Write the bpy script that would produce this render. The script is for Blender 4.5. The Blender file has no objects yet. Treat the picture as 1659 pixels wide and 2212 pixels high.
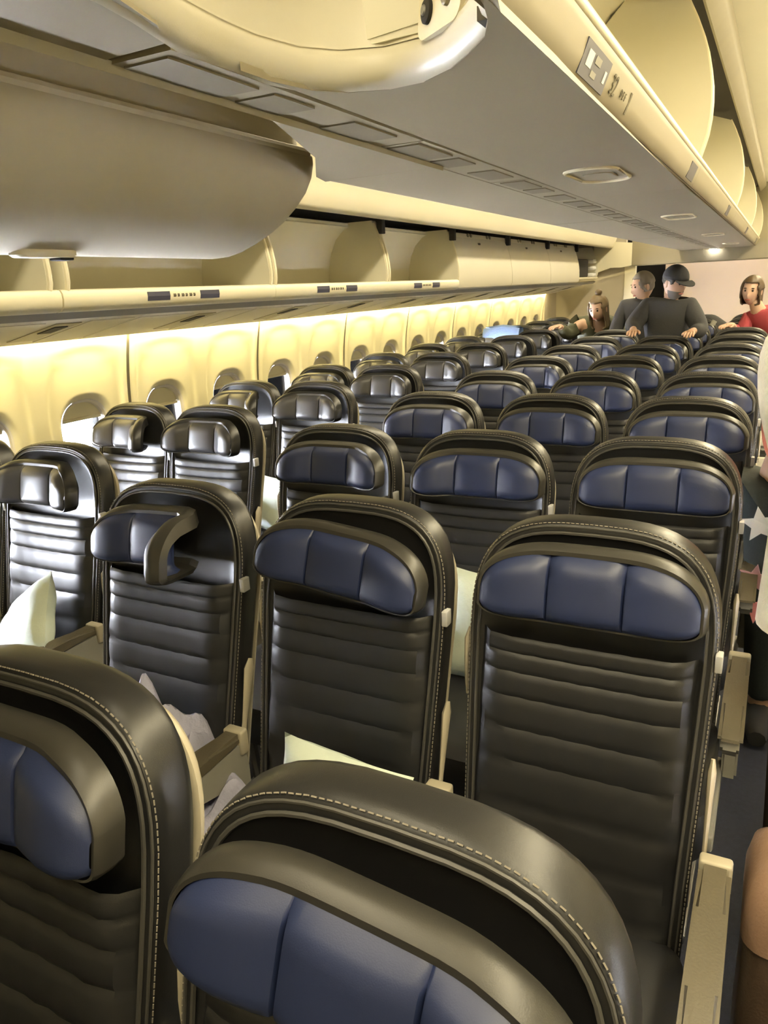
import bpy, bmesh, math, random
from mathutils import Vector, Matrix, Euler
random.seed(7)
S = bpy.context.scene
COL = S.collection
PITCH = 0.787
pi = math.pi

# ------------------------------------------------------------------ materials
def mat(name, col, rough=.5, metal=0, bump=0, bscale=200, var=0, vscale=8, spec=.5, coat=0, sheen=0):
    m = bpy.data.materials.new(name); m.use_nodes = True
    nt = m.node_tree; b = nt.nodes['Principled BSDF']
    b.inputs['Base Color'].default_value = (*col, 1)
    b.inputs['Roughness'].default_value = rough
    b.inputs['Metallic'].default_value = metal
    b.inputs['Specular IOR Level'].default_value = spec
    b.inputs['Coat Weight'].default_value = coat
    b.inputs['Sheen Weight'].default_value = sheen
    tc = nt.nodes.new('ShaderNodeTexCoord')
    if bump:
        n = nt.nodes.new('ShaderNodeTexNoise'); n.inputs['Scale'].default_value = bscale; n.inputs['Detail'].default_value = 4
        nt.links.new(tc.outputs['Object'], n.inputs['Vector'])
        bp = nt.nodes.new('ShaderNodeBump'); bp.inputs['Strength'].default_value = bump; bp.inputs['Distance'].default_value = .01
        nt.links.new(n.outputs['Fac'], bp.inputs['Height']); nt.links.new(bp.outputs['Normal'], b.inputs['Normal'])
    if var:
        n = nt.nodes.new('ShaderNodeTexNoise'); n.inputs['Scale'].default_value = vscale; n.inputs['Detail'].default_value = 6
        nt.links.new(tc.outputs['Object'], n.inputs['Vector'])
        mx = nt.nodes.new('ShaderNodeMix'); mx.data_type = 'RGBA'
        mx.inputs[6].default_value = (*[c*(1-var) for c in col], 1); mx.inputs[7].default_value = (*[min(1, c*(1+var)) for c in col], 1)
        nt.links.new(n.outputs['Fac'], mx.inputs[0]); nt.links.new(mx.outputs[2], b.inputs['Base Color'])
    return m

def emis(name, col, st):
    m = bpy.data.materials.new(name); m.use_nodes = True
    b = m.node_tree.nodes['Principled BSDF']
    b.inputs['Base Color'].default_value = (.8, .8, .8, 1)
    b.inputs['Emission Color'].default_value = (*col, 1); b.inputs['Emission Strength'].default_value = st
    return m

M = dict(
    black=mat('black_leather', (.012, .012, .013), .36, bump=.05, bscale=700, var=.2),
    slat=mat('charcoal_leather', (.014, .014, .0155), .43, bump=.05, bscale=700, var=.2, spec=.5),
    navy=mat('navy_leather', (.017, .026, .080), .45, bump=.05, bscale=700, var=.1),
    daylit_head=mat('charcoal_headrest_leather', (.040, .040, .044), .38, bump=.05, bscale=700, var=.15),  # same blue leather, its greying under window daylight put into the colour
    border=mat('grey_brown_leather', (.030, .0285, .025), .36, bump=.05, bscale=700, var=.15),
    piping=mat('dark_piping', (.055, .053, .050), .42),
    stitch=mat('pale_thread', (.20, .18, .15), .7),
    beige=mat('beige_plastic', (.48, .43, .33), .45, var=.08),
    creamrim=mat('cream_plastic', (.40, .36, .27), .4),
    grey=mat('grey_plastic', (.26, .25, .22), .45, var=.1),
    pad=mat('brown_armrest_pad', (.085, .072, .048), .42, bump=.1, var=.15),
    tag=mat('pale_tag', (.45, .45, .45), .5),
    metal=mat('metal', (.35, .35, .36), .35, metal=.9),
    panel=mat('cream_panel', (.62, .585, .47), .42, bump=.03, bscale=500, var=.03, vscale=3),
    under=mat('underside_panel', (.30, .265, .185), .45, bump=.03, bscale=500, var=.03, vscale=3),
    dirt=mat('scuffed_panel', (.62, .58, .48), .5, bump=.03, bscale=500, var=.06, vscale=2),
    interior=mat('bin_interior', (.74, .71, .58), .6, var=.03),
    plate=mat('service_plate', (.20, .175, .12), .5),
    ceil=mat('ceiling_panel', (.86, .83, .70), .6, var=.02),
    service=mat('service_panel_plastic', (.66, .63, .56), .45, var=.03),
    wall=mat('sidewall_panel', (.74, .70, .55), .45, bump=.02, bscale=400, var=.02),
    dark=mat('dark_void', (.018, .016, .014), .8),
    seam=mat('seam_shadow_gap', (.10, .09, .07), .8),
    tan=mat('tan_valance', (.30, .27, .19), .45, var=.1),
    navyplate=mat('navy_sign_plate', (.045, .045, .075), .4),
    ink=mat('ink', (.10, .085, .05), .6),
    white=mat('white_print', (.75, .75, .75), .6),
    rail=mat('rail_plastic', (.74, .69, .52), .35),
    carpet=mat('carpet', (.02, .022, .035), .95, bump=.4, bscale=600, var=.4, vscale=60),
    pink=mat('bulkhead_panel', (.72, .60, .50), .55, var=.02),
    lav=mat('lavatory_panel', (.50, .45, .36), .5, var=.03),
    paper=mat('pillow_cloth', (.62, .70, .62), .85, bump=.2, bscale=60, var=.05),
    blanket=mat('lavender_blanket', (.42, .42, .56), .95, bump=.5, bscale=80, var=.35, vscale=14),
    blue=mat('light_blue_blanket', (.22, .33, .62), .9, bump=.3, bscale=90, var=.15),
    skin=mat('skin', (.50, .30, .20), .5),
    eye=mat('eye', (.02, .015, .012), .25),
    lips=mat('lips', (.38, .13, .10), .45),
    shade=mat('window_shade', (.74, .70, .50), .5),
    wframe=mat('window_frame', (.70, .67, .66), .4),
)
M['lamp_ceiling'] = emis('lamp_ceiling', (1, .87, .58), 42)
M['lamp_wash'] = emis('lamp_wash', (1, .82, .37), 215)
M['lamp_rear_added'] = emis('lamp_rear_added', (1, .90, .74), 20)
M['lamp_white'] = emis('lamp_white', (1, .97, .9), 25)
# window pane: clear glass
g = bpy.data.materials.new('clear_pane'); g.use_nodes = True
nt = g.node_tree; nt.nodes.clear()
o_ = nt.nodes.new('ShaderNodeOutputMaterial'); t_ = nt.nodes.new('ShaderNodeBsdfTransparent'); gl = nt.nodes.new('ShaderNodeBsdfGlossy')
gl.inputs['Roughness'].default_value = .05
fr = nt.nodes.new('ShaderNodeFresnel'); mx = nt.nodes.new('ShaderNodeMixShader')
nt.links.new(fr.outputs[0], mx.inputs[0]); nt.links.new(t_.outputs[0], mx.inputs[1]); nt.links.new(gl.outputs[0], mx.inputs[2]); nt.links.new(mx.outputs[0], o_.inputs[0])
M['pane'] = g

# ------------------------------------------------------------------ helpers
def mesh_from(bm, name, m, smooth=True):
    bmesh.ops.recalc_face_normals(bm, faces=bm.faces)
    me = bpy.data.meshes.new(name); bm.to_mesh(me); bm.free()
    for x in (m if isinstance(m, (list, tuple)) else [m]): me.materials.append(x)
    if smooth:
        for p in me.polygons: p.use_smooth = True
        try: me.set_sharp_from_angle(angle=math.radians(40))
        except Exception: pass
    return me

def obj(name, me, parent=None, loc=None):
    o = bpy.data.objects.new(name, me); COL.objects.link(o)
    if parent: o.parent = parent
    if loc: o.location = loc
    return o

def mk(name, bm, m, parent=None, smooth=True): return obj(name, mesh_from(bm, name, m, smooth), parent)

def tag(o, label=None, cat=None, group=None, kind=None):
    if label: o['label'] = label
    if cat: o['category'] = cat
    if group: o['group'] = group
    if kind: o['kind'] = kind
    return o

def thing(name, label, cat, loc=(0, 0, 0), group=None):
    o = bpy.data.objects.new(name, None); o.empty_display_size = .05; COL.objects.link(o); o.location = loc
    return tag(o, label, cat, group)

def copy_tree(o, parent=None):
    c = o.copy(); COL.objects.link(c)
    if parent: c.parent = parent
    for ch in list(o.children): copy_tree(ch, c)
    return c

def box(bm, x0, x1, y0, y1, z0, z1, bev=0):
    r = bmesh.ops.create_cube(bm, size=1)
    for v in r['verts']:
        v.co = Vector(((x0+x1)/2+v.co.x*(x1-x0), (y0+y1)/2+v.co.y*(y1-y0), (z0+z1)/2+v.co.z*(z1-z0)))
    if bev:
        es = list({e for v in r['verts'] for e in v.link_edges})
        bmesh.ops.bevel(bm, geom=es, offset=bev, segments=3, profile=.5, affect='EDGES')
    return bm

def loft(bm, rings, closed=True, cap0=True, cap1=True):
    vs = [[bm.verts.new(p) for p in r] for r in rings]
    for a, b in zip(vs, vs[1:]):
        n = len(a)
        for i in range(n if closed else n-1):
            j = (i+1) % n
            try: bm.faces.new((a[i], a[j], b[j], b[i]))
            except ValueError: pass
    if closed and cap0: bm.faces.new(vs[0])
    if closed and cap1: bm.faces.new(vs[-1])
    return vs

def extr(bm, poly, y0, y1, n=1):
    loft(bm, [[(x, y0+(y1-y0)*k/n, z) for x, z in poly] for k in range(n+1)])
    return bm

def extrx(bm, poly, x0, x1, bev=0):   # polygon in YZ, extruded along X
    vs = loft(bm, [[(x0, y, z) for y, z in poly], [(x1, y, z) for y, z in poly]])
    if bev:
        es = [e for e in bm.edges if all(v in vs[0] for v in e.verts) or all(v in vs[1] for v in e.verts)]
        bmesh.ops.bevel(bm, geom=es, offset=bev, segments=2, affect='EDGES')
    return bm

def ribbon(poly, t):   # open polyline in XZ -> closed polygon of thickness t
    n = len(poly); off = []
    for i in range(n):
        a = Vector(poly[max(0, i-1)]); b = Vector(poly[min(n-1, i+1)]); d = (b-a).normalized()
        off.append((poly[i][0]-d.y*t, poly[i][1]+d.x*t))
    return list(poly)+off[::-1]

def tube(bm, pts, r, seg=8, closed=False, flat=1.0):
    pts = [Vector(p) for p in pts]; n = len(pts); rings = []; up = Vector((0, 1, .01)).normalized()
    for i, p in enumerate(pts):
        a = pts[i-1] if (i or closed) else p; b = pts[(i+1) % n] if (i < n-1 or closed) else p
        d = (b-a).normalized(); s = d.cross(up)
        if s.length < 1e-3: s = d.cross(Vector((1, 0, 0)))
        s.normalize(); u = s.cross(d)
        rr = r[i] if isinstance(r, (list, tuple)) else r
        rings.append([p+s*rr*flat*math.cos(2*pi*k/seg)+u*rr*math.sin(2*pi*k/seg) for k in range(seg)])
    if closed: rings.append(rings[0]); 
    loft(bm, rings, cap0=not closed, cap1=not closed)
    if closed: bmesh.ops.remove_doubles(bm, verts=bm.verts, dist=1e-6)
    return bm

def rrect(hx, hz, r, n=6):    # rounded rectangle outline
    out = []
    for cx, cz, a0 in ((hx-r, hz-r, 0), (-hx+r, hz-r, pi/2), (-hx+r, -hz+r, pi), (hx-r, -hz+r, 1.5*pi)):
        for k in range(n+1):
            a = a0+pi/2*k/n; out.append((cx+r*math.cos(a), cz+r*math.sin(a)))
    return out

def text_mesh(s, size, m, name, parent, matrix):
    cu = bpy.data.curves.new(name, 'FONT'); cu.body = s; cu.size = size; cu.extrude = .0006; cu.align_x = 'CENTER'; cu.align_y = 'CENTER'
    t = bpy.data.objects.new('tmp', cu); COL.objects.link(t)
    dg = bpy.context.evaluated_depsgraph_get(); dg.update()
    me = bpy.data.meshes.new_from_object(t.evaluated_get(dg)); me.name = name
    bpy.data.objects.remove(t); bpy.data.curves.remove(cu)
    me.materials.clear(); me.materials.append(m); me.transform(matrix)
    return obj(name, me, parent)

# ------------------------------------------------------------------ seats
def fy(z): return (z-1.15)*.22-.03

def outline(inset=0.0, zb=.40):
    pts = []
    N = 26
    for k in range(N+1):      # right side to top to left
        t = pi*k/N
        c, s = math.cos(t), math.sin(t)
        pts.append((.223*math.copysign(abs(c)**(2/3.1), c), .95+.216*abs(s)**(2/3.1)))
    pts = [(.207, zb+.012), (.210, .55), (.215, .70), (.220, .84)]+pts+[(-.220, .84), (-.215, .70), (-.210, .55), (-.207, zb+.012), (-.19, zb), (.19, zb)]
    n = len(pts); out = []
    for i in range(n):
        a = Vector(pts[i-1]); b = Vector(pts[(i+1) % n]); d = (b-a).normalized()
        out.append((pts[i][0]-d.y*inset, pts[i][1]+d.x*inset))
    return out

def ring(inset, dy): return [(x, fy(z)+dy, z) for x, z in outline(inset)]

bm = bmesh.new()
loft(bm, [ring(*q) for q in ((.050, .016), (.028, .006), (.016, 0), (.006, .002), (.001, .010), (0, .022), (0, .050), (.004, .062), (.014, .070))])
ME_back = mesh_from(bm, 'backrest', M['black'])
bm = bmesh.new()
loft(bm, [ring(*q) for q in ((.016, .068), (.008, .069), (.004, .072), (.005, .079), (.014, .090), (.034, .101), (.06, .106))])
for v in bm.verts:
    if v.co.z > .80: v.co.z -= .030*min(1, (v.co.z-.80)/.3)
ME_rear = mesh_from(bm, 'back_shell', M['creamrim'])
bm = bmesh.new()
tube(bm, ring(.020, -.0005)[:-2], .0032, 6)
tube(bm, ring(.0085, .0005)[:-2], .0022, 6)
ME_pipe = mesh_from(bm, 'piping', M['piping'])
bm = bmesh.new()
R_ = [Vector(p) for p in ring(.0028, .0035)[:-2]]
acc = 0
for a, b in zip(R_, R_[1:]):
    L = (b-a).length; k = 0
    while acc < L:
        p = a+(b-a)*(acc/L); d = (b-a).normalized()*.0028
        tube(bm, [p-d, p+d], .0011, 4); acc += .0085
    acc -= L
ME_stitch = mesh_from(bm, 'stitching', M['stitch'])

# ribbed back cushion
GRV = [.955, .925, .889, .843, .783, .722, .642, .560, .480, .405]
bm = bmesh.new(); rows = []
NX = 18
for a, b in zip(GRV, GRV[1:]):
    for k in range(7): rows.append((a+(b-a)*k/7, k/7))
rows.append((GRV[-1], 0))
grid = []
for z, f in rows:
    hw = .196-.004*(z < .6)
    r = []
    for i in range(NX+1):
        u = -1+2*i/NX; e = abs(u)**10
        w = math.sin(pi*f)**.30 if 0 < f < 1 else 0
        bulge = .0050*w
        dish = .012*abs(u)**2.5          # side wings slightly forward
        zz = z-.012*(1-u*u)*.6
        r.append((u*hw, fy(z)-.013-bulge*(1-e)-dish*(1-e)+.024*e+.0015*math.sin(23*u+z*40), zz))
    grid.append(r)
loft(bm, grid, closed=False)
ME_cush = mesh_from(bm, 'back_cushion', M['slat'])

# seat cushion
bm = bmesh.new()
rings = []
for z, ins in ((.34, .03), (.35, .008), (.37, 0), (.42, 0), (.448, .006), (.462, .025), (.467, .06)):
    rings.append([(x, y-.41, z+(.02*max(0, -(y)/.23) if z > .4 else 0)) for x, y in rrect(.222-ins, .235-ins, .05)])
loft(bm, rings)
ME_seat = mesh_from(bm, 'seat_cushion', M['slat'])

# armrest (local x = 0 at its centre)
def arm_pts(t0, t1):
    return [(-.195, t1), (-.30, t1+.004), (-.45, t1+.004), (-.545, t1-.002), (-.572, t1-.012), (-.575, t0+.006), (-.56, t0), (-.45, t0+.004), (-.30, t0+.004), (-.195, t0)]
bm = bmesh.new(); extrx(bm, arm_pts(.628, .652), -.025, .025, .008); ME_pad = mesh_from(bm, 'armrest_pad', M['pad'])
bm = bmesh.new()
extrx(bm, [(-.18, .632), (-.56, .632), (-.568, .61), (-.545, .585), (-.45, .572), (-.33, .570), (-.25, .55), (-.225, .50), (-.23, .42), (-.25, .33), (-.19, .33), (-.172, .45), (-.165, .56)], -.019, .019, .006)
ME_arm = mesh_from(bm, 'armrest', M['grey'])
bm = bmesh.new(); box(bm, -.026, .026, -.197, -.170, .596, .656, .006); ME_cap = mesh_from(bm, 'armrest_cap', M['creamrim'])
bm = bmesh.new()
tube(bm, [(0, fy(.77)+.035, .775), (0, fy(.75)+.03, .755), (0, fy(.70)+.025, .70), (0, fy(.63)+.02, .63), (0, fy(.55)+.01, .55), (0, -.17, .45)], [.008, .017, .013, .009, .010, .016], 8, flat=.45)
ME_brk = mesh_from(bm, 'side_bracket', M['beige'])
bm = bmesh.new()
tube(bm, [(0, fy(.93)+.03, .935), (0, fy(.915)+.02, .918), (0, fy(.88)+.022, .88), (0, fy(.84)+.03, .835), (0, fy(.80)+.04, .80)], [.007, .014, .012, .011, .008], 8, flat=.45)
ME_brk2 = mesh_from(bm, 'side_bracket', M['beige'])
bm = bmesh.new(); box(bm, -.006, .006, -.004, .02, -.016, .016, .002); ME_tag = mesh_from(bm, 'side_tag', M['tag'])
bm = bmesh.new()
tube(bm, [(0, -.22, .36), (0, -.22, .30), (0, -.12, .06), (0, -.10, .02)], .018, 8); tube(bm, [(0, -.5, .35), (0, -.42, .20), (0, -.40, .02)], .018, 8)
box(bm, -.022, .022, -.5, -.05, 0, .025, .004)
ME_leg = mesh_from(bm, 'leg', M['metal'])
bm = bmesh.new(); box(bm, -.235, .235, -.52, -.18, .30, .345, .008); ME_base = mesh_from(bm, 'seat_base', M['grey'])
bm = bmesh.new(); box(bm, -.17, .17, .100, .112, -.13, .13, .008)
for v in bm.verts: v.co.z += .80; v.co.y += fy(v.co.z)
ME_tray = mesh_from(bm, 'tray_table', M['grey'])

def headrest(lw=0, rw=0, roll=0, dx=0, dz=0, crease=.0, hm='navy'):
    """front pad and border meshes. lw/rw = wing fold angles (deg)."""
    a = .190; zc = 1.030+dz; NU, NV = 34, 12; cw = .066
    tl, tr = math.radians(lw), math.radians(rw)
    rl = math.radians(roll)
    def place(x, off, z):    # off = distance in front of the backrest plane
        y = -off
        s = -1 if x < 0 else 1; ang = tl if s < 0 else tr
        if abs(x) > cw and ang:
            ddx = abs(x)-cw; dyy = y+.058
            k = min(1, ddx/.05); an = ang*k
            x = s*(cw+ddx*math.cos(an)+dyy*math.sin(an)); y = -.058-ddx*math.sin(an)+dyy*math.cos(an)
        zz = z-zc
        x, zz = x*math.cos(rl)-zz*math.sin(rl)+dx, x*math.sin(rl)+zz*math.cos(rl)
        return (x, fy(zz+zc)+y, zz+zc)
    def zt(u): return zc+.078*(1-abs(u)**3.4)**(1/2.6)
    def zb(u): return zc-.040*(1-abs(u)**6)**(1/4)
    us = sorted([math.sin(pi/2*(-1+2*i/NU))*.992 for i in range(NU+1)]+[s_*(cw+d_)/a for s_ in (-1, 1) for d_ in (-.0035, 0, .0035)])
    bm = bmesh.new(); g = []
    for u in us:
        x = a*u; col = []
        seg = (abs(x)/cw if abs(x) < cw else (abs(x)-cw)/(a-cw))
        pf = .014*max(0, 1-(2*seg-1)**2)**.4 if abs(x) >= cw else .013*max(0, 1-(x/cw)**2)**.4
        if abs(abs(x)-cw) < 1e-6: pf = -.004
        for j in range(NV+1):
            v = j/NV; z = zb(u)+(zt(u)-zb(u))*v
            edge = (2*v-1)
            off = .058+pf*(1-abs(edge)**6)-.012*abs(edge)**8-.014*abs(u)**8 - crease*max(0, v-.6)*math.exp(-((abs(x)-cw)/.012)**2)
            col.append(place(x, off, z))
        g.append(col)
    loft(bm, g, closed=False)
    front = mesh_from(bm, 'headrest', M[hm])
    # border
    idx = [(u, 0) for u in us]+[(u, 1) for u in us[::-1]]
    bm = bmesh.new(); rings = []
    for gx, off in ((0, .0465), (.004, .047), (.0075, .040), (.0085, .025), (.006, .010), (-.01, .002)):
        r = []
        for u, tb in idx:
            x = a*u; z = (zt if tb else zb)(u)
            nx = u**5; nz = (1 if tb else -1)*(1-abs(u)**6)
            r.append(place(x+nx*gx*1.2, off-.012*abs(u)**10*0, z+nz*gx*1.9*(1 if tb else .4)))
        rings.append(r)
    loft(bm, rings, cap0=False, cap1=False)
    bord = mesh_from(bm, 'headrest_border', M['border'] if hm == 'navy' else M['black'])
    return front, bord

HV = {
    'flat': headrest(3, 4, crease=.01, dx=.004), 'soft': headrest(9, 12, dx=.006), 'wing': headrest(16, 22, dx=.010), 'left': headrest(24, 6, crease=.01, dx=.012), 'low': headrest(4, 5, dx=-.004, dz=-.006, roll=-4), 'tall': headrest(4, 8, dz=.008), 'right': headrest(8, 38),
    'fold': headrest(8, 80, dx=.0, roll=2, crease=.02), 'tilt': headrest(10, 10, dx=-.004, roll=-6), 'pinch': headrest(6, 4, dz=.012, dx=.004, crease=.03),
    'gwing': headrest(18, 26, hm='daylit_head'), 'gsoft': headrest(20, 22, hm='daylit_head'), 'gright': headrest(10, 52, hm='daylit_head'), 'glow': headrest(30, 34, hm='daylit_head', dz=-.02),
}

def make_seat():
    root = thing('airline_seat', 'seat', 'airline seat')
    b = obj('backrest', ME_back, root); obj('piping', ME_pipe, b); obj('stitching', ME_stitch, b)
    obj('back_cushion', ME_cush, root)
    h = obj('headrest', HV['flat'][0], root); obj('headrest_border', HV['flat'][1], h)
    r = obj('back_shell', ME_rear, root); obj('tray_table', ME_tray, r)
    for s in (-1, 1):
        obj('side_bracket', ME_brk if s > 0 else ME_brk2, root, (s*.229, 0, 0)); obj('leg', ME_leg, root, (s*.17, 0, 0))
    obj('side_tag', ME_tag, root, (.224, fy(.955), .955))
    obj('seat_cushion', ME_seat, root); obj('seat_base', ME_base, root)
    a = obj('armrest', ME_arm, root, (.250, 0, 0)); obj('armrest_pad', ME_pad, a); obj('armrest_cap', ME_cap, a)
    return root
proto = make_seat(); used = [False]
ORD = ['first', 'second', 'third', 'fourth', 'fifth', 'sixth', 'seventh', 'eighth', 'ninth', 'tenth', 'eleventh', 'twelfth', 'thirteenth']
def seat(x, y, hv, label, group, left_arm=False):
    if used[0]: o = copy_tree(proto)
    else: o = proto; used[0] = True
    o.location = (x, y, 0); o['label'] = label; o['group'] = group
    for c in o.children:
        if c.name.startswith('headrest'):
            c.data = HV[hv][0]
            for d in c.children: d.data = HV[hv][1]
    if left_arm:
        ar = [c for c in o.children if c.name.startswith('armrest')][0]
        a2 = copy_tree(ar, o); a2.location = (-.250, 0, 0)
    return o
rng = random.Random(3)
special = {(0, 1): 'tall', (0, 2): 'low', (1, 0): 'fold', (1, 1): 'tilt', (1, 2): 'pinch', (2, 0): 'wing', (2, 1): 'left', (2, 2): 'flat', (3, 0): 'wing', (3, 1): 'soft', (3, 2): 'soft', (4, 1): 'flat', (4, 2): 'flat', (5, 0): 'right'}
extra = {(1, 0): 'right headrest wing folded sharply forward', (1, 1): 'crooked navy headrest tipped to its left', (1, 2): 'wide flat navy headrest with a pinched crease', (0, 2): 'big navy headrest at the view bottom', (0, 1): 'navy headrest cut by the lower left edge'}
for r in range(0, 12):
    for c in range(3):
        if r == 0 and c == 0: continue
        hv = special.get((r, c)) or rng.choice(['flat', 'soft', 'soft', 'wing', 'left', 'right'])
        pos = ('left', 'middle', 'right')[c]
        lab = 'black leather seat, %s of three in the %s centre row from the camera' % (pos, ORD[r])
        if (r, c) in extra: lab = 'black seat, %s of the %s centre row, %s' % (pos, ORD[r], extra[(r, c)])
        st = seat((c-1)*.498-(.012 if (r, c) == (0, 1) else 0), r*PITCH-(.03 if (r, c) == (0, 2) else 0), hv, lab, 'black leather seats of the centre block', c == 0)
        if (r, c) == (0, 2): st.scale.z = .98; st.rotation_euler.y = math.radians(2.0); st.location.x -= .040
        if r == 0:
            for ch in list(st.children):
                if ch.name.startswith('side_tag') and used[0] and st is not proto: bpy.data.objects.remove(ch)
gs = {(1, 1): 'gwing', (2, 0): 'gright', (2, 1): 'gwing', (3, 0): 'gright', (3, 1): 'gwing', (1, 0): 'gwing', (4, 0): 'gsoft', (4, 1): 'gwing'}
for r in range(1, 12):
    for c in range(2):
        hv = gs.get((r, c)) or rng.choice(['gsoft', 'gwing', 'gright'])
        lab = 'leather seat with daylight-greyed headrest, %s seat of the %s window-side pair from the camera' % (('window', 'aisle')[c], ORD[r-1])
        st = seat((-1.690, -1.261)[c], r*PITCH+.293, hv, lab, 'black leather seats along the window wall')
        if c == 0:
            st.scale.x = .93
            for ch in st.children:
                if ch.name.startswith('armrest'): ch.location.x = .227; ch.scale.x = .5

for ch in list(proto.children):
    if ch.name.startswith('side_tag'): bpy.data.objects.remove(ch)
# ------------------------------------------------------------------ cabin shell
def struct(name, bm, m, parent=None, smooth=True):
    o = mk(name, bm, m, parent, smooth)
    if not parent: o['kind'] = 'structure'
    return o
Y0, Y1 = -2.6, 11.2
bm = bmesh.new(); box(bm, -2.2, 2.2, Y0, Y1, -.05, 0); struct('floor', bm, M['carpet'])
bm = bmesh.new(); box(bm, -2.2, 2.2, Y0, Y1, 2.60, 2.65); struct('ceiling', bm, M['ceil'])
bm = bmesh.new(); box(bm, 1.97, 2.2, Y0, Y1, 1.505, 2.60); box(bm, 2.04, 2.2, Y0, Y1, 0, .36); box(bm, 2.05, 2.2, Y0, .06, .36, 1.51); box(bm, 2.05, 2.2, 9.60, Y1, .36, 1.51); struct('wall_right', bm, M['wall'])
bm = bmesh.new(); box(bm, -2.2, 2.2, Y0-.06, Y0, 0, 2.60); struct('wall_front', bm, M['panel'])
bm = bmesh.new(); box(bm, -2.2, 2.2, 11.14, 11.2, 0, 2.60); struct('wall_rear', bm, M['dark'])
bm = bmesh.new(); box(bm, -2.24, -2.18, Y0, Y1, 1.50, 2.60); box(bm, -2.24, -1.94, Y0, Y1, 1.517, 1.53); struct('trim_1', bm, M['dark'])
bm = bmesh.new(); box(bm, -2.24, -2.05, Y0, Y1, 0, .36); struct('baseboard_left', bm, M['grey'])
# solid sidewall where the photo shows no windows
bm = bmesh.new(); box(bm, -2.12, -2.05, Y0, .06, .36, 1.52); struct('wall_left_forward', bm, M['wall'])
bm = bmesh.new(); box(bm, -2.12, -2.03, 9.60, Y1, .36, 1.52); struct('wall_left_aft', bm, M['lav'])

def wx(z): return -2.06+.30*max(0, z-1.02)**2
WZ, WHY, WHZ = .955, .135, .205
def win_outline(gr=0, n=9): return rrect(WHY+gr, WHZ+gr, .115+gr, n)
def wall_panel():
    bm = bmesh.new()
    for yc in (.265, .795):
        o = win_outline(); ang = [math.atan2(z, y) for y, z in o]
        bd = []
        for (y, z) in o:
            # project on the cell rectangle
            dy, dz = y/WHY, z/WHZ
            top, bot = 1.515-WZ, WZ-.35
            k = 1e9
            L = (y, z)
            if y: k = min(k, .265/abs(y))
            if z > 0: k = min(k, top/z)
            if z < 0: k = min(k, bot/-z)
            bd.append((y*k, z*k))
        # snap the nearest samples to the corners
        for cy, cz in ((.265, 1.515-WZ), (-.265, 1.515-WZ), (.265, -(WZ-.35)), (-.265, -(WZ-.35))):
            i = min(range(len(bd)), key=lambda q: (bd[q][0]-cy)**2+(bd[q][1]-cz)**2); bd[i] = (cy, cz)
        rings = []
        NR = 30
        for q in range(NR+1):
            t = (q/NR)**1.5; r = []
            for (y, z), (by, bz) in zip(o, bd):
                yy, zz = y+(by-y)*t, z+(bz-z)*t
                d = t*math.hypot(by-y, bz-z)
                off = -.028*max(0, 1-d/.035)**2
                e = (abs(yy)/.218)**3.2+(abs(zz-.04)/.40)**3.2
                off -= .012*(1/(1+math.exp((e-1)*14)))
                off -= .02*max(0, 1-(.265-abs(yy))/.02)**2*(1 if (yy > 0) == (yc > .5) else 0)
                if (yy > 0) == (yc > .5): off += .007*math.exp(-((.265-abs(yy)-.038)/.012)**2)
                r.append((wx(WZ+zz)+off, yc+yy, WZ+zz))
            rings.append(r)
        loft(bm, rings, cap0=False, cap1=False)
    bmesh.ops.remove_doubles(bm, verts=bm.verts, dist=.0015)
    return mesh_from(bm, 'wall_left', M['wall'])
ME_panel = wall_panel()
for k in range(9):
    o = obj('wall_left', ME_panel, None, (0, .06+1.06*k, 0)); o['kind'] = 'structure'
for k in range(9):
    o = obj('wall_right', ME_panel, None, (0, .06+1.06*k, 0)); o.scale.x = -1; o['kind'] = 'structure'
bm = bmesh.new()
for k in range(10): box(bm, 2.078, 2.10, .06+1.06*k-.02, .06+1.06*k+.02, .36, 1.51)
struct('trim_15', bm, M['seam'])
bm = bmesh.new()
for k in range(10):
    zs = [.36, .8, 1.02, 1.1, 1.18, 1.26, 1.34, 1.42, 1.47]
    extr(bm, [(wx(z)-.006, z) for z in zs]+[(wx(z)-.03, z) for z in zs[::-1]], .06+1.06*k-.009, .06+1.06*k+.009)
struct('trim_2', bm, M['seam'])
# windows
bm = bmesh.new()
loft(bm, [[(x, y, z) for y, z in win_outline(g)] for x, g in ((-2.086, .004), (-2.094, 0), (-2.098, -.010), (-2.122, -.014), (-2.136, -.018))], cap0=False, cap1=False)
ME_wf = mesh_from(bm, 'frame', M['wframe'])
bm = bmesh.new(); loft(bm, [[(x, y, z) for y, z in win_outline(-.014)] for x in (-2.134, -2.130)]); ME_pane = mesh_from(bm, 'pane', M['pane'])
def shade_mesh(drop):
    pts = [p for p in win_outline(-.013, 14)]; zc = WHZ-.013-drop
    pts = [(y, z) for y, z in pts if z >= zc]
    pts.sort(key=lambda p: -math.atan2(p[1]-zc+.001, p[0]))
    w = max(p[0] for p in pts)
    bm = bmesh.new(); loft(bm, [[(x, y, z) for y, z in pts] for x in (-2.122, -2.115)])
    box(bm, -2.126, -2.108, -w+.003, w-.003, zc-.006, zc+.010, .003)
    return mesh_from(bm, 'shade', M['shade'])
ME_sh = [shade_mesh(d) for d in (.075, .062, .09)]; ME_shlow = shade_mesh(.325)
n = 0
for k in range(18):
    sd = 1 if k < 9 else -1; k %= 9
    for yc in (.265, .795):
        n += 1
        root = bpy.data.objects.new('window_%d' % n, None); COL.objects.link(root); root['kind'] = 'structure'
        root.location = (0, .06+1.06*k+yc, WZ); root.scale.x = sd
        obj('frame', ME_wf, root); obj('pane', ME_pane, root); obj('shade', (ME_sh[0 if n == 4 else (1, 1, 2)[n % 3]]) if sd > 0 else ME_shlow, root)

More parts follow.
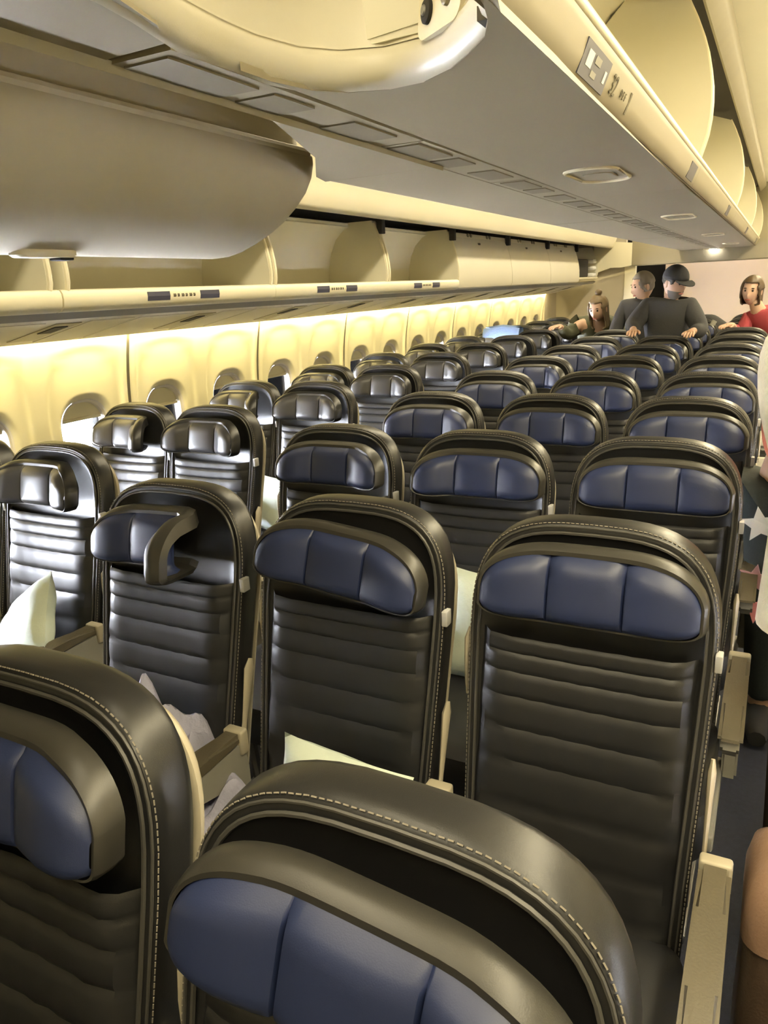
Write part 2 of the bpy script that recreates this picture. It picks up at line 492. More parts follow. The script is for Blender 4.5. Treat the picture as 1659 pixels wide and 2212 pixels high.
# light strip that washes the sidewall, hidden behind the service panels
bm = bmesh.new(); box(bm, -1.975, -1.962, .1, 9.6, 1.478, 1.490)
struct('wash_light', bm, M['lamp_wash'])
# ------------------------------------------------------------------ left (window side) bins
def navy_plate(parent, mtx_pts, m='navyplate'):
    bm = bmesh.new(); loft(bm, mtx_pts); return mk('sign_plate', bm, M[m], parent, False)
LIP = [(-1.475, 1.562), (-1.452, 1.566), (-1.437, 1.582), (-1.432, 1.605), (-1.434, 1.625), (-1.442, 1.636), (-1.455, 1.639), (-1.47, 1.630), (-1.485, 1.60)]
ARC = [(-1.452, 1.630), (-1.442, 1.66), (-1.441, 1.70), (-1.446, 1.75), (-1.456, 1.80), (-1.472, 1.86), (-1.495, 1.925), (-1.52, 1.985), (-1.53, 2.0)]
def on_lip(y0, y1, z0=1.588, z1=1.622, d=.0012):   # thin raised plate following the lip face
    f = [(-1.4355-.0, z0), (-1.4318, 1.605), (-1.4335, z1)]
    r = [(x+d, z) for x, z in f]+[(x-.003, z) for x, z in f[::-1]]
    return r
bays = [(.15, 1.29), (1.385, 2.575), (2.635, 3.82), (3.875, 5.03), (5.03, 6.36), (6.36, 7.69), (7.69, 9.0), (9.0, 10.05)]
bayname = ['cut off by the left edge', 'below the big lowered bin', 'just right of the big lowered bin', 'last before the closed ones']
for i, (a, b) in enumerate(bays):
    opened = i < 4 or i == 7
    lab = ('open cream overhead bin with empty curved interior, %s' % bayname[i]) if i < 4 else ('small open overhead locker with dark contents near the rear wall' if i == 7 else 'closed cream overhead bin, %s of three along the windows' % ('nearest', 'middle', 'farthest')[i-4])
    t = thing('overhead_bin', lab, 'overhead bin', (0, 0, 0), 'overhead bins above the windows')
    gap0, gap1 = (a-.045 if i in (1,) else a-.03, b+.045 if i in (0,) else b+.03)
    if i >= 3: gap1 = b
    if i >= 4: gap0 = a
    if i < 4:
        bm = bmesh.new(); extr(bm, LIP, gap0+.001, gap1-.001); mk('lip', bm, M['rail'], t)
        c = (a+b)/2-.05
        for k, y in enumerate((c-.19, c+.12)):
            bm = bmesh.new(); extr(bm, on_lip(0, 0), y, y+.125); mk('sign_plate', bm, M['navyplate'], t, False)
        bm = bmesh.new()
        for q in range(6): extr(bm, on_lip(0, 0, 1.597, 1.612), c-.045+q*.024, c-.045+q*.024+(.012 if q % 2 else .016))
        mk('row_print', bm, M['ink'], t, False)
        bm = bmesh.new(); extr(bm, [(-1.47, 1.632), (-1.87, 1.60), (-1.87, 1.585), (-1.47, 1.615)], gap0, gap1); mk('shelf', bm, M['interior'], t)
    if opened:
        bk = [(-1.86, 1.60), (-1.868, 1.66), (-1.862, 1.74), (-1.84, 1.83), (-1.80, 1.91), (-1.74, 1.965), (-1.70, 1.985)]
        bm = bmesh.new(); extr(bm, ribbon(bk, -.012), a, b); mk('back_panel', bm, M['interior'] if i != 7 else M['tan'], t)
        if i < 4:
            bm = bmesh.new(); box(bm, -1.712, -1.694, a, b, 1.984, 1.998, .003); mk('back_rim', bm, M['rail'], t)
        for s, y in ((1, a), (-1, b)):
            pr = ARC+[(-1.76, 2.0), (-1.87, 1.9), (-1.88, 1.60)]
            ya, yb = (y-.022, y) if s > 0 else (y, y+.022)
            bm = bmesh.new(); extr(bm, pr, ya, yb); mk('end_wall', bm, M['interior'], t)
            if i < 4:
                bm = bmesh.new(); tube(bm, [(x+.001, (ya+yb)/2, z) for x, z in ARC[:-1]], .010, 8); mk('edge_trim', bm, M['rail'], t)
    else:
        DR = [(-1.47, 1.565), (-1.448, 1.575), (-1.440, 1.60), (-1.439, 1.66), (-1.443, 1.73), (-1.454, 1.80), (-1.470, 1.86), (-1.492, 1.925), (-1.505, 1.955)]
        bm = bmesh.new(); extr(bm, ribbon(DR, .014), a+.004, b-.004); d = mk('door', bm, M['panel'], t)
        bm = bmesh.new(); extr(bm, [(-1.505, 1.952), (-1.498, 1.952), (-1.512, 1.985), (-1.52, 1.985)], a+.01, b-.01); mk('door_rim', bm, M['rail'], d)
        for q in (.28, .33, .62, .67):
            y = a+(b-a)*q
            bm = bmesh.new(); box(bm, -1.508, -1.492, y-.012, y+.012, 1.958, 1.985, .003); mk('latch', bm, M['tan'], d)
        y = a+(b-a)*.42
        for dz in (0, .035):
            bm = bmesh.new(); box(bm, -1.492+dz*-.2, -1.478, y-.02+dz*.8, y+.02+dz*.8, 1.868+dz, 1.884+dz, .004); mk('hook', bm, M['seam'], d)
        bm = bmesh.new(); box(bm, -1.9, -1.50, a, b, 1.59, 1.60); mk('shelf', bm, M['interior'], t)
        if i == 6:
            bm = bmesh.new(); extr(bm, ARC+[(-1.88, 2.0), (-1.88, 1.60)], b-.02, b); mk('end_wall', bm, M['interior'], t)
    if i == 7:
        bm = bmesh.new(); extr(bm, [(-1.47, 1.60), (-1.44, 1.605), (-1.44, 1.625), (-1.87, 1.625), (-1.87, 1.60)], a, b); mk('shelf', bm, M['rail'], t)
t = thing('equipment_case', 'dark equipment case stowed in the open locker near the rear', 'case', (-1.62, 9.45, 1.625))
bm = bmesh.new(); box(bm, -.12, .12, -.36, .30, 0, .22, .02); mk('case_body', bm, M['dark'], t)
for k in range(3):
    o = thing('folded_towel', '%s white folded bundle in the open locker near the rear' % ('bottom', 'middle', 'top')[k], 'bundle', (-1.52, 9.93, 1.626+.085*k), 'white bundles in the locker')
    bm = bmesh.new(); box(bm, -.05, .07, -.08, .08, 0, .05, .02); mk('bundle', bm, M['white'], o)
# dark recess over the bins and the lit valance above
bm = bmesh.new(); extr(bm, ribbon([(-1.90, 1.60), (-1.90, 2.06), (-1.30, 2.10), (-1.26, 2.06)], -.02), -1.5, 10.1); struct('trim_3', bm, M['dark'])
VAL = [(-1.315, 1.985), (-1.30, 1.972), (-1.28, 1.968), (-1.262, 1.975), (-1.25, 1.99), (-1.235, 2.05), (-1.20, 2.15), (-1.13, 2.28), (-1.02, 2.40), (-.90, 2.50), (-.80, 2.60)]
bm = bmesh.new(); extr(bm, ribbon(VAL, .02), -1.5, 10.1); struct('trim_4', bm, M['rail'])
bm = bmesh.new()
for y in (.05, 1.34, 2.605, 3.85, 5.03, 6.36, 7.69, 9.0): box(bm, -1.50, -1.46, y-.022, y+.022, 1.92, 2.08, .004)
struct('trim_5', bm, M['dark'])
# ------------------------------------------------------------------ service panels under the left bins
bm = bmesh.new(); extr(bm, [(-1.475, 1.563), (-1.515, 1.538), (-1.54, 1.545), (-1.50, 1.575)], -1.5, 10.1); struct('trim_6', bm, M['grey'])
def slab(bm, y0, y1, s0, s1, lift, th=.004):   # on the sloping service plane from (-1.515,1.538) to (-1.957,1.442)
    A = Vector((-1.515, 1.538)); B = Vector((-1.957, 1.442)); d = B-A; nrm = Vector((d.y, -d.x)).normalized()
    if nrm.y > 0: nrm = -nrm
    p0, p1 = A+d*s0, A+d*s1
    q = [p0+nrm*lift, p1+nrm*lift, p1+nrm*(lift-th), p0+nrm*(lift-th)]
    return extr(bm, [(v.x, v.y) for v in q], y0, y1)
ys = -.56
k = 0
while ys < 9.6:
    o = thing('service_panel', 'cream passenger service panel, %s along the windows counted from the front' % (ORD[k] if k < 13 else 'last'), 'service panel', (0, 0, 0), 'service panels under the window bins')
    bm = bmesh.new(); slab(bm, ys+.004, ys+PITCH-.004, 0, 1, 0, .02); mk('panel', bm, M['service'], o, False)
    bm = bmesh.new(); slab(bm, ys+.02, ys+.34, .10, .90, .003); mk('access_cover', bm, M['service'], o, False)
    bm = bmesh.new(); slab(bm, ys+.40, ys+.52, .15, .80, .003); mk('vent_plate', bm, M['tan'], o, False)
    bm = bmesh.new(); slab(bm, ys+.43, ys+.49, .25, .48, .006); mk('lamp_slot', bm, M['dark'], o, False)
    bm = bmesh.new(); slab(bm, ys+.55, ys+.77, .10, .90, .003); mk('access_cover', bm, M['service'], o, False)
    ys += PITCH; k += 1
# ------------------------------------------------------------------ centre bins
UZ = 1.89
NEAR = [(.125, -.25), (.118, 0), (.110, .146), (.097, .208), (.063, .325), (.056, .41), (.057, .484), (.077, .565), (.115, .613), (.177, .638), (.238, .632), (.30, .59), (.347, .538), (.392, .48), (.416, .425), (.430, .37), (.440, .28)]
CLIP = [(.424, 1.892), (.434, 1.897), (.448, 1.925), (.458, 1.955), (.463, 1.970), (.459, 1.982), (.449, 1.986), (.438, 1.980), (.424, 1.93)]
RARC = [(.448, 1.985), (.462, 2.03), (.472, 2.066), (.479, 2.12), (.480, 2.17), (.477, 2.22), (.468, 2.273), (.455, 2.33), (.439, 2.378), (.415, 2.435), (.386, 2.493)]
cb = [(.64, 2.62), (2.64, 5.03), (5.05, 7.5), (7.52, 10.0)]
cn = ['number 32 on its lip', 'second', 'third', 'farthest']
def clipface(d): return [(.4355, 1.9), (.4485, 1.925), (.4585, 1.955), (.4617, 1.966)]
LN = (Vector((.458, 1.955))-Vector((.436, 1.901))).normalized(); LNN = Vector((LN.y, -LN.x))   # face direction and outward normal
def lip_plate(parent, name, y0, y1, s0, s1, m, d=.0025):
    A = Vector((.436, 1.901))
    q = [A+LN*(.058*s0)+LNN*d, A+LN*(.058*s1)+LNN*d, A+LN*(.058*s1)-LNN*.002, A+LN*(.058*s0)-LNN*.002]
    bm = bmesh.new(); extr(bm, [(v.x, v.y) for v in q], y0, y1); return mk(name, bm, M[m], parent, False)
for i, (a, b) in enumerate(cb):
    t = thing('overhead_bin', 'open centre overhead bin along the right aisle, %s from the camera' if i else 'open centre overhead bin nearest the camera, %s' % cn[i], 'overhead bin', (0, 0, 0), 'centre overhead bins on the right aisle')
    if i == 0:
        bm = bmesh.new(); out = [(x, y+.012) for x, y in NEAR]+[(.418, b), (.045, b), (.045, .5)]
        out = [(x, y+.02) for x, y in NEAR[5:]]+[(.418, b), (.045, b)]
        loft(bm, [[(x, y, z) for x, y in out] for z in (UZ, UZ+.012)]); mk('underside', bm, M['under'], t, False)
        # rolled near edge and the cream end wall of the pocket above it
        bm = bmesh.new(); rg = []
        for dz, dy, dx in ((0, .022, 0), (.002, .010, 0), (.010, .001, 0), (.022, -.004, 0), (.038, -.004, 0), (.050, 0, 0), (.054, .006, 0), (.060, .010, 0)):
            r = []
            for q, (x, y) in enumerate(NEAR):
                p = Vector(NEAR[max(0, q-1)]); n_ = Vector(NEAR[min(len(NEAR)-1, q+1)]); d_ = (n_-p).normalized(); nn = Vector((-d_.y, d_.x))
                r.append((x+nn.x*dy, y+nn.y*dy, UZ+dz))
            rg.append(r)
        loft(bm, rg, closed=False); mk('rolled_edge', bm, M['panel'], t)
        bm = bmesh.new(); rg = []
        for dz, dy in ((.058, .006), (.064, .010), (.12, .012), (.25, .02), (.45, .03), (.70, .04)):
            r = []
            for q, (x, y) in enumerate(NEAR):
                p = Vector(NEAR[max(0, q-1)]); n_ = Vector(NEAR[min(len(NEAR)-1, q+1)]); d_ = (n_-p).normalized(); nn = Vector((-d_.y, d_.x))
                r.append((x+nn.x*dy, y+nn.y*dy, UZ+dz))
            rg.append(r)
        loft(bm, rg, closed=False); mk('pocket_wall', bm, M['panel'], t)
        # hinge plate with dark round damper
        bm = bmesh.new(); pl = rrect(.062, .075, .02, 5)
        R3 = Matrix.Translation((.300, .590, 2.008)) @ Euler((math.radians(-6), 0, math.radians(-38))).to_matrix().to_4x4()
        loft(bm, [[R3 @ Vector((x, y, z)) for x, z in pl] for y in (-.004, .006)])
        h = mk('hinge_plate', bm, M['rail'], t)
        for (x, z, r1, m1, nm) in ((-.030, -.042, .0125, 'dark', 'damper'), (.026, -.040, .009, 'tan', 'bolt')):
            for rr, y, mm in ((r1, -.010, m1), (r1*.45, -.013, 'metal')):
                bm = bmesh.new(); loft(bm, [[R3 @ Vector((x+rr*k_*math.cos(w), yy, z+rr*1.35*k_*math.sin(w))) for w in [2*pi*q/20 for q in range(20)]] for yy, k_ in ((-.003, 1), (y, 1), (y-.002, .8))])
                mk(nm if mm == m1 else 'screw', bm, M[mm], h)
        lipa = .30
    else:
        bm = bmesh.new(); box(bm, .045, .418, a-.018, b, UZ, UZ+.012); mk('underside', bm, M['under'], t, False)
        lipa = a-.018
    bm = bmesh.new(); box(bm, .40, .43, max(lipa, .45) if i == 0 else lipa, b, UZ+.004, UZ+.02); mk('lip_seam', bm, M['seam'], t, False)
    bm = bmesh.new(); extr(bm, CLIP, lipa, b+.001); lp = mk('lip', bm, M['under'], t)
    bm = bmesh.new(); tube(bm, [(.4565, lipa, 1.976), (.4565, b, 1.976)], .0115, 10); mk('lip_rail', bm, M['rail'], lp)
    bm = bmesh.new(); extr(bm, [(.44, 1.975), (.03, 1.965), (.03, 1.95), (.44, 1.96)], a, b); mk('shelf', bm, M['interior'], t)
    bm = bmesh.new(); extr(bm, ribbon([(.04, 1.95), (.03, 2.05), (.035, 2.25), (.06, 2.40), (.12, 2.50), (.2, 2.55)], .012), a, b); mk('back_panel', bm, M['interior'], t)
    for s, y in ((1, a), (-1, b)):
        ya, yb = (y-.002, y+.016) if s > 0 else (y-.018, y)
        bm = bmesh.new(); extr(bm, RARC+[(.2, 2.56), (.06, 2.42), (.03, 2.2), (.03, 1.95)], ya, yb); mk('end_wall', bm, M['interior'], t)
        bm = bmesh.new(); tube(bm, [(x-.002, (ya+yb)/2, z) for x, z in RARC], .009, 8); mk('edge_trim', bm, M['rail'], t)
    # row sign
    if i == 0:
        pl = lip_plate(t, 'sign_plate', .80, .985, .04, .92, 'navyplate')
        for (y0, y1, s0, s1) in ((.825, .86, .34, .74), (.955, .970, .30, .62)): lip_plate(pl, 'seat_icon', y0, y1, s0, s1, 'white', .0032)
        for (y0, y1, s0, s1) in ((.875, .915, .55, .75), (.87, .905, .20, .36)): lip_plate(pl, 'seat_icon', y0, y1, s0, s1, 'grey', .0032)
        fc = Vector((.436, 1.901))+LN*.029+LNN*.003
        Rm = Matrix(((0, LN.x, LNN.x, fc.x), (1, 0, 0, 1.045), (0, LN.y, LNN.y, fc.y), (0, 0, 0, 1)))
        text_mesh('32', .046, M['ink'], 'row_number', t, Rm)
        for q, ch in enumerate('DEF'):
            Rm2 = Rm.copy(); Rm2[1][3] = 1.118+.020*q; text_mesh(ch, .020, M['ink'], 'seat_letter', t, Rm2)
        lip_plate(t, 'print_bar', 1.20, 1.212, .12, .8, 'ink')
    else:
        lip_plate(t, 'sign_plate', b-.72, b-.54, .04, .92, 'navyplate')
    if i == 0: lip_plate(t, 'sign_plate', 2.36, 2.54, .04, .92, 'navyplate')
    # flush oval grip
    gy = {0: 1.95, 1: 4.0, 2: 6.3, 3: 8.6}[i]
    bm = bmesh.new(); ov = [(x+.235, y+gy) for x, y in rrect(.075, .17, .07, 6)]
    tube(bm, [(x, y, UZ-.001) for x, y in ov], .006, 6, closed=True); gr = mk('grip_rim', bm, M['rail'], t)
    bm = bmesh.new(); loft(bm, [[(x, y, z) for x, y in [(x+.235, y+gy+.03) for x, y in rrect(.045, .075, .04, 6)]] for z in (UZ-.003, UZ)]); mk('grip_recess', bm, M['tan'], gr, False)
# centre service strip
bm = bmesh.new(); box(bm, -.10, .047, .05, 10.0, UZ+.012, UZ+.03); struct('trim_7', bm, M['seam'], smooth=False)
ys = .30; k = 0
while ys < 9.9:
    o = thing('service_panel', 'flush service panel in the strip under the centre bins, %s from the camera' % (ORD[k] if k < 13 else 'last'), 'service panel', (0, 0, 0), 'service panels under the centre bins')
    e = min(ys+PITCH, 10.0)
    bm = bmesh.new(); box(bm, -.078, .042, ys+.004, e-.004, UZ, UZ+.012); mk('panel', bm, M['under'], o, False)
    for nm, a_, b_, m in (('speaker_grille', .02, .22, 'plate'), ('lamp_cover', .26, .38, 'plate'), ('vent_plate', .52, .70, 'plate')):
        bm = bmesh.new(); box(bm, -.055, .022, ys+a_, min(e-.005, ys+b_), UZ-.003, UZ); mk(nm, bm, M[m], o, False)
    ys += PITCH; k += 1
bm = bmesh.new(); o8 = [(-.078, -1.5), (.15, -1.5), (.125, -.25), (.11, .146), (.085, .235), (.046, .29), (-.078, .295)]; loft(bm, [[(x, y, z) for x, y in o8] for z in (UZ+.003, UZ+.014)]); struct('trim_8', bm, M['under'], smooth=False)
bm = bmesh.new(); o9 = [(-.082, .69), (-.24, 1.10), (-.40, 1.36), (-.43, 1.458), (-.082, 1.458)]; loft(bm, [[(x, y, z) for x, y in o9] for z in (UZ, UZ+.012)]); struct('trim_14', bm, M['under'], smooth=False)
# left half of the centre bins (closed), beyond the lowered one
lb = [(1.46, 3.85), (3.86, 6.25), (6.26, 8.65), (8.66, 10.0)]
for i, (a, b) in enumerate(lb):
    t = thing('overhead_bin', 'closed centre bin with grey underside facing the left aisle, %s from the camera' % ORD[i], 'overhead bin', (0, 0, 0), 'closed centre bins on the left aisle')
    bm = bmesh.new(); extr(bm, [(-.082, UZ), (-.40, UZ), (-.425, 1.893), (-.437, 1.905), (-.45, 1.93), (-.47, 2.05), (-.475, 2.2), (-.45, 2.4), (-.36, 2.55), (-.09, 2.55)], a, b-.004); mk('bin_body', bm, M['under'], t)
    bm = bmesh.new(); box(bm, -.478, -.462, (a+b)/2-.08, (a+b)/2+.08, 2.06, 2.10, .006); mk('latch', bm, M['tan'], t)
# the lowered bin at upper left
t = thing('overhead_bin', 'big grey lowered bin bucket hanging at the upper left', 'overhead bin', (0, 0, 0))
BK = [(-.50, 2.075), (-.497, 1.985), (-.462, 1.972), (-.447, 1.955), (-.446, 1.935), (-.455, 1.90), (-.478, 1.862), (-.515, 1.825), (-.56, 1.79), (-.61, 1.762), (-.67, 1.735), (-.73, 1.714), (-.78, 1.704), (-.82, 1.702), (-.87, 1.712), (-.91, 1.74), (-.935, 1.80), (-.94, 1.86), (-.90, 1.96), (-.82, 2.03), (-.70, 2.075)]
bm = bmesh.new()
cen = Vector((-.70, 1.89))
loft(bm, [[(cen.x+(x-cen.x)*s, y, cen.y+(z-cen.y)*s) for x, z in BK] for y, s in ((-1.5, 1), (-.5, 1), (.5, 1), (1.0, 1), (1.40, 1), (1.43, .985), (1.44, .955))])
bb = mk('bucket', bm, M['dirt'], t)
bm = bmesh.new(); tube(bm, [(-.455, -1.5, 1.962), (-.455, 1.41, 1.962)], .012, 8); mk('rim', bm, M['dirt'], bb)
bm = bmesh.new()
for y in (-1.2, .1, 1.36): box(bm, -.60, -.55, y-.012, y+.012, 2.05, 2.60, .004)
mk('hinge_arm', bm, M['dark'], t)
bm = bmesh.new(); ov = rrect(.028, .085, .026, 6); loft(bm, [[(-.775+x*s, .74+y*s, z) for x, y in ov] for z, s in ((1.712, 1), (1.699, 1), (1.694, .9))]); lt = mk('latch', bm, M['rail'], t)
bm = bmesh.new(); box(bm, -.795, -.755, .77, .81, 1.688, 1.696, .003); mk('latch_button', bm, M['dark'], lt)
bm = bmesh.new(); extr(bm, ribbon([(-.06, UZ+.004), (-.085, UZ+.01), (-.13, 2.06), (-.22, 2.18), (-.40, 2.26), (-.62, 2.30)], .015), -1.5, 1.45); struct('trim_9', bm, M['tan'])
# valance above the right bins
bm = bmesh.new(); extr(bm, [(.425, 2.50), (.435, 2.495), (.478, 2.540), (.487, 2.552), (.487, 2.60), (.40, 2.60)], -1.5, 10.0); struct('trim_10', bm, M['tan'])
bm = bmesh.new(); extr(bm, [(.43, 2.575), (.20, 2.585), (.20, 2.56), (.43, 2.55)], -1.5, 10.0); struct('trim_11', bm, M['dark'])
# ceiling lamps above both aisles
for x, nm in ((.95, 'right'), (-.66, 'left')):
    for y in (-1.2, 1.2, 3.6, 6.0, 8.4):
        pass
def ceil_lamp(x, w, y0, y1, label, drop=0):
    o = thing('ceiling_light', label, 'light', (x, (y0+y1)/2, 2.6), 'ceiling lights over the aisles')
    h = (y1-y0)/2
    bm = bmesh.new(); box(bm, -w/2, w/2, -h, h, -.014-drop, -.001-drop); mk('diffuser', bm, M['lamp_ceiling'], o)
    bm = bmesh.new()
    for s in (-1, 1): box(bm, s*(w/2+.008)-.008, s*(w/2+.008)+.008, -h, h, -.02-drop, -drop)
    if drop:
        for y in (-h*.8, 0, h*.8): box(bm, -w/2-.01, w/2+.01, y-.01, y+.01, -drop, -drop+.008); box(bm, -.01, .01, y-.01, y+.01, -drop, 0)
    mk('frame', bm, M['rail'], o)
for k in range(5):
    ceil_lamp(1.15, .14, -1.4+2.4*k, .9+2.4*k, 'long warm ceiling light over the right aisle, %s from the front' % ORD[k], .16)
    ceil_lamp(-.62, .12, -1.4+2.4*k, .9+2.4*k, 'long warm ceiling light over the left aisle, %s from the front' % ORD[k])
ceil_lamp(.12, .09, -1.5, .25, 'added warm light above the front end of the centre bins')  # added out-of-view lamp that brightens the bin pocket and near seats
# rear end of the cabin
bm = bmesh.new(); box(bm, -2.15, -1.115, 10.2, 10.3, 0, 2.6); struct('wall_back_left', bm, M['lav'])
bm = bmesh.new(); box(bm, -1.115, -.975, 10.15, 10.25, 0, 1.74, .006); struct('door_1', bm, M['rail'])
bm = bmesh.new(); box(bm, -.66, 2.15, 10.6, 10.7, 0, 2.6); struct('wall_back', bm, M['pink'])
bm = bmesh.new(); box(bm, -1.02, 2.15, 10.05, 10.11, 1.735, 2.6, .02); struct('trim_12', bm, M['under'])
bm = bmesh.new(); extr(bm, [(-1.50, 2.08), (-.80, 2.0), (-.72, 1.95), (-.78, 1.86), (-.95, 1.76), (-1.15, 1.725), (-1.28, 1.73), (-1.50, 1.66)], 10.055, 10.14); struct('trim_13', bm, M['rail'])
o = thing('ceiling_light', 'long white added light hidden above the rear wall, behind the lintel', 'light', (.5, 10.34, 2.3))  # added lamp, tucked out of view to brighten the rear wall
bm = bmesh.new(); box(bm, -1.5, 1.6, -.04, .04, 0, .02); mk('diffuser', bm, M['lamp_rear_added'], o)
bm = bmesh.new(); box(bm, -1.52, 1.62, -.06, .06, .02, .30); mk('housing', bm, M['rail'], o)
o = thing('ceiling_light', 'small bright white lamp under the far end of the centre bins', 'light', (-.03, 10.02, 1.86))
bm = bmesh.new(); box(bm, -.055, .055, -.05, .01, 0, .02, .004); mk('diffuser', bm, M['lamp_white'], o)
bm = bmesh.new(); box(bm, -.12, .12, -.075, .03, .02, .03); mk('frame', bm, M['rail'], o)

# ------------------------------------------------------------------ people
def skin(verts, edges, radii, sub=2):
    me = bpy.data.meshes.new('tmp'); me.from_pydata(verts, edges, []); o = bpy.data.objects.new('tmp', me); COL.objects.link(o)
    md = o.modifiers.new('s', 'SKIN'); md.use_smooth_shade = True
    sv = me.skin_vertices[0].data
    for i, r in enumerate(radii): sv[i].radius = (r, r) if not isinstance(r, tuple) else r; sv[i].use_root = (i == 0)
    ss = o.modifiers.new('d', 'SUBSURF'); ss.levels = sub; ss.render_levels = sub
    dg = bpy.context.evaluated_depsgraph_get(); dg.update()
    r = bpy.data.meshes.new_from_object(o.evaluated_get(dg)); bpy.data.objects.remove(o); bpy.data.meshes.remove(me)
    return r

def head_bm(bm, mtx):
    """head facing -Y, centre at its own middle, height .23"""
    r = bmesh.ops.create_uvsphere(bm, u_segments=32, v_segments=24, radius=1)
    for v in r['verts']:
        x, y, z = v.co
        w = .074*(1-.30*max(0, -z)**1.5*(1 if y < .3 else .6)); d = .094
        X, Y, Z = x*w, y*d, z*.115
        if z < -.3 and y < 0: Y *= 1-.06*(-z-.3)
        if z < -.2 and y > 0: Y *= 1-.35*(-z-.2); 
        if y < -.5:
            nx = abs(x)
            if nx < .28 and -.42 < z < .12: Y -= .022*(1-nx/.28)*max(0, (1-abs((z+.26)/.30)))**.7      # nose
            if .2 < nx < .55 and -.02 < z < .22: Y += .008*(1-abs(nx-.37)/.2)*(1-abs(z-.08)/.13)      # eye sockets
            if z > .18 and z < .35: Y -= .004
            if nx < .3 and -.62 < z < -.46: Y -= .005
        v.co = mtx @ Vector((X, Y, Z))
    f0 = list(bm.faces)
    for s in (-1, 1):
        e = bmesh.ops.create_uvsphere(bm, u_segments=10, v_segments=8, radius=.0095)
        for v in e['verts']: v.co = mtx @ (v.co+Vector((s*.028, -.080, .010)))
        for f in {f for v in e['verts'] for f in v.link_faces}: f.material_index = 1
        er = bmesh.ops.create_uvsphere(bm, u_segments=10, v_segments=8, radius=1)
        for v in er['verts']: v.co = mtx @ Vector((s*.073+v.co.x*.008, .008+v.co.y*.016, -.008+v.co.z*.030))
        br = bmesh.ops.create_uvsphere(bm, u_segments=10, v_segments=6, radius=1)
        for v in br['verts']: v.co = mtx @ Vector((s*.028+v.co.x*.017, -.086+v.co.y*.006, .030+v.co.z*.004))
        for f in {f for v in br['verts'] for f in v.link_faces}: f.material_index = 1
    l = bmesh.ops.create_uvsphere(bm, u_segments=12, v_segments=8, radius=1)
    for v in l['verts']: v.co = mtx @ Vector((v.co.x*.023, -.086+v.co.y*.008, -.062+v.co.z*.007))
    for f in {f for v in l['verts'] for f in v.link_faces}: f.material_index = 2

def hand(verts, edges, rad, wrist_i, d, side, up, curl=.5, s=1):
    """palm and five fingers growing from a wrist vertex; d = pointing direction, side = thumb side, up = back of hand"""
    d, side, up = Vector(d).normalized(), Vector(side).normalized(), Vector(up).normalized(); w = Vector(verts[wrist_i])
    def add(p, r, par): verts.append(tuple(p)); rad.append(r*s); edges.append((par, len(verts)-1)); return len(verts)-1
    palm = add(w+d*.055*s, .024, wrist_i)
    for k, (o, L) in enumerate(((.030, .062), (.011, .074), (-.009, .069), (-.028, .054))):
        b = add(w+d*.085*s+side*o*s, .0105, palm)
        m = add(Vector(verts[b])+(d-up*.35*curl)*L*.5*s, .0092, b)
        add(Vector(verts[m])+(d*.7-up*1.0*curl)*L*.45*s, .0078, m)
    t1 = add(w+d*.035*s+side*.034*s, .0115, palm)
    t2 = add(Vector(verts[t1])+(d*.7+side*.5-up*.2)*.035*s, .0100, t1)
    add(Vector(verts[t2])+(d*.9+side*.1-up*.3)*.028*s, .0085, t2)

def cloth(name, col, **k): return mat(name, col, .85, bump=.25, bscale=120, var=.12, **k)

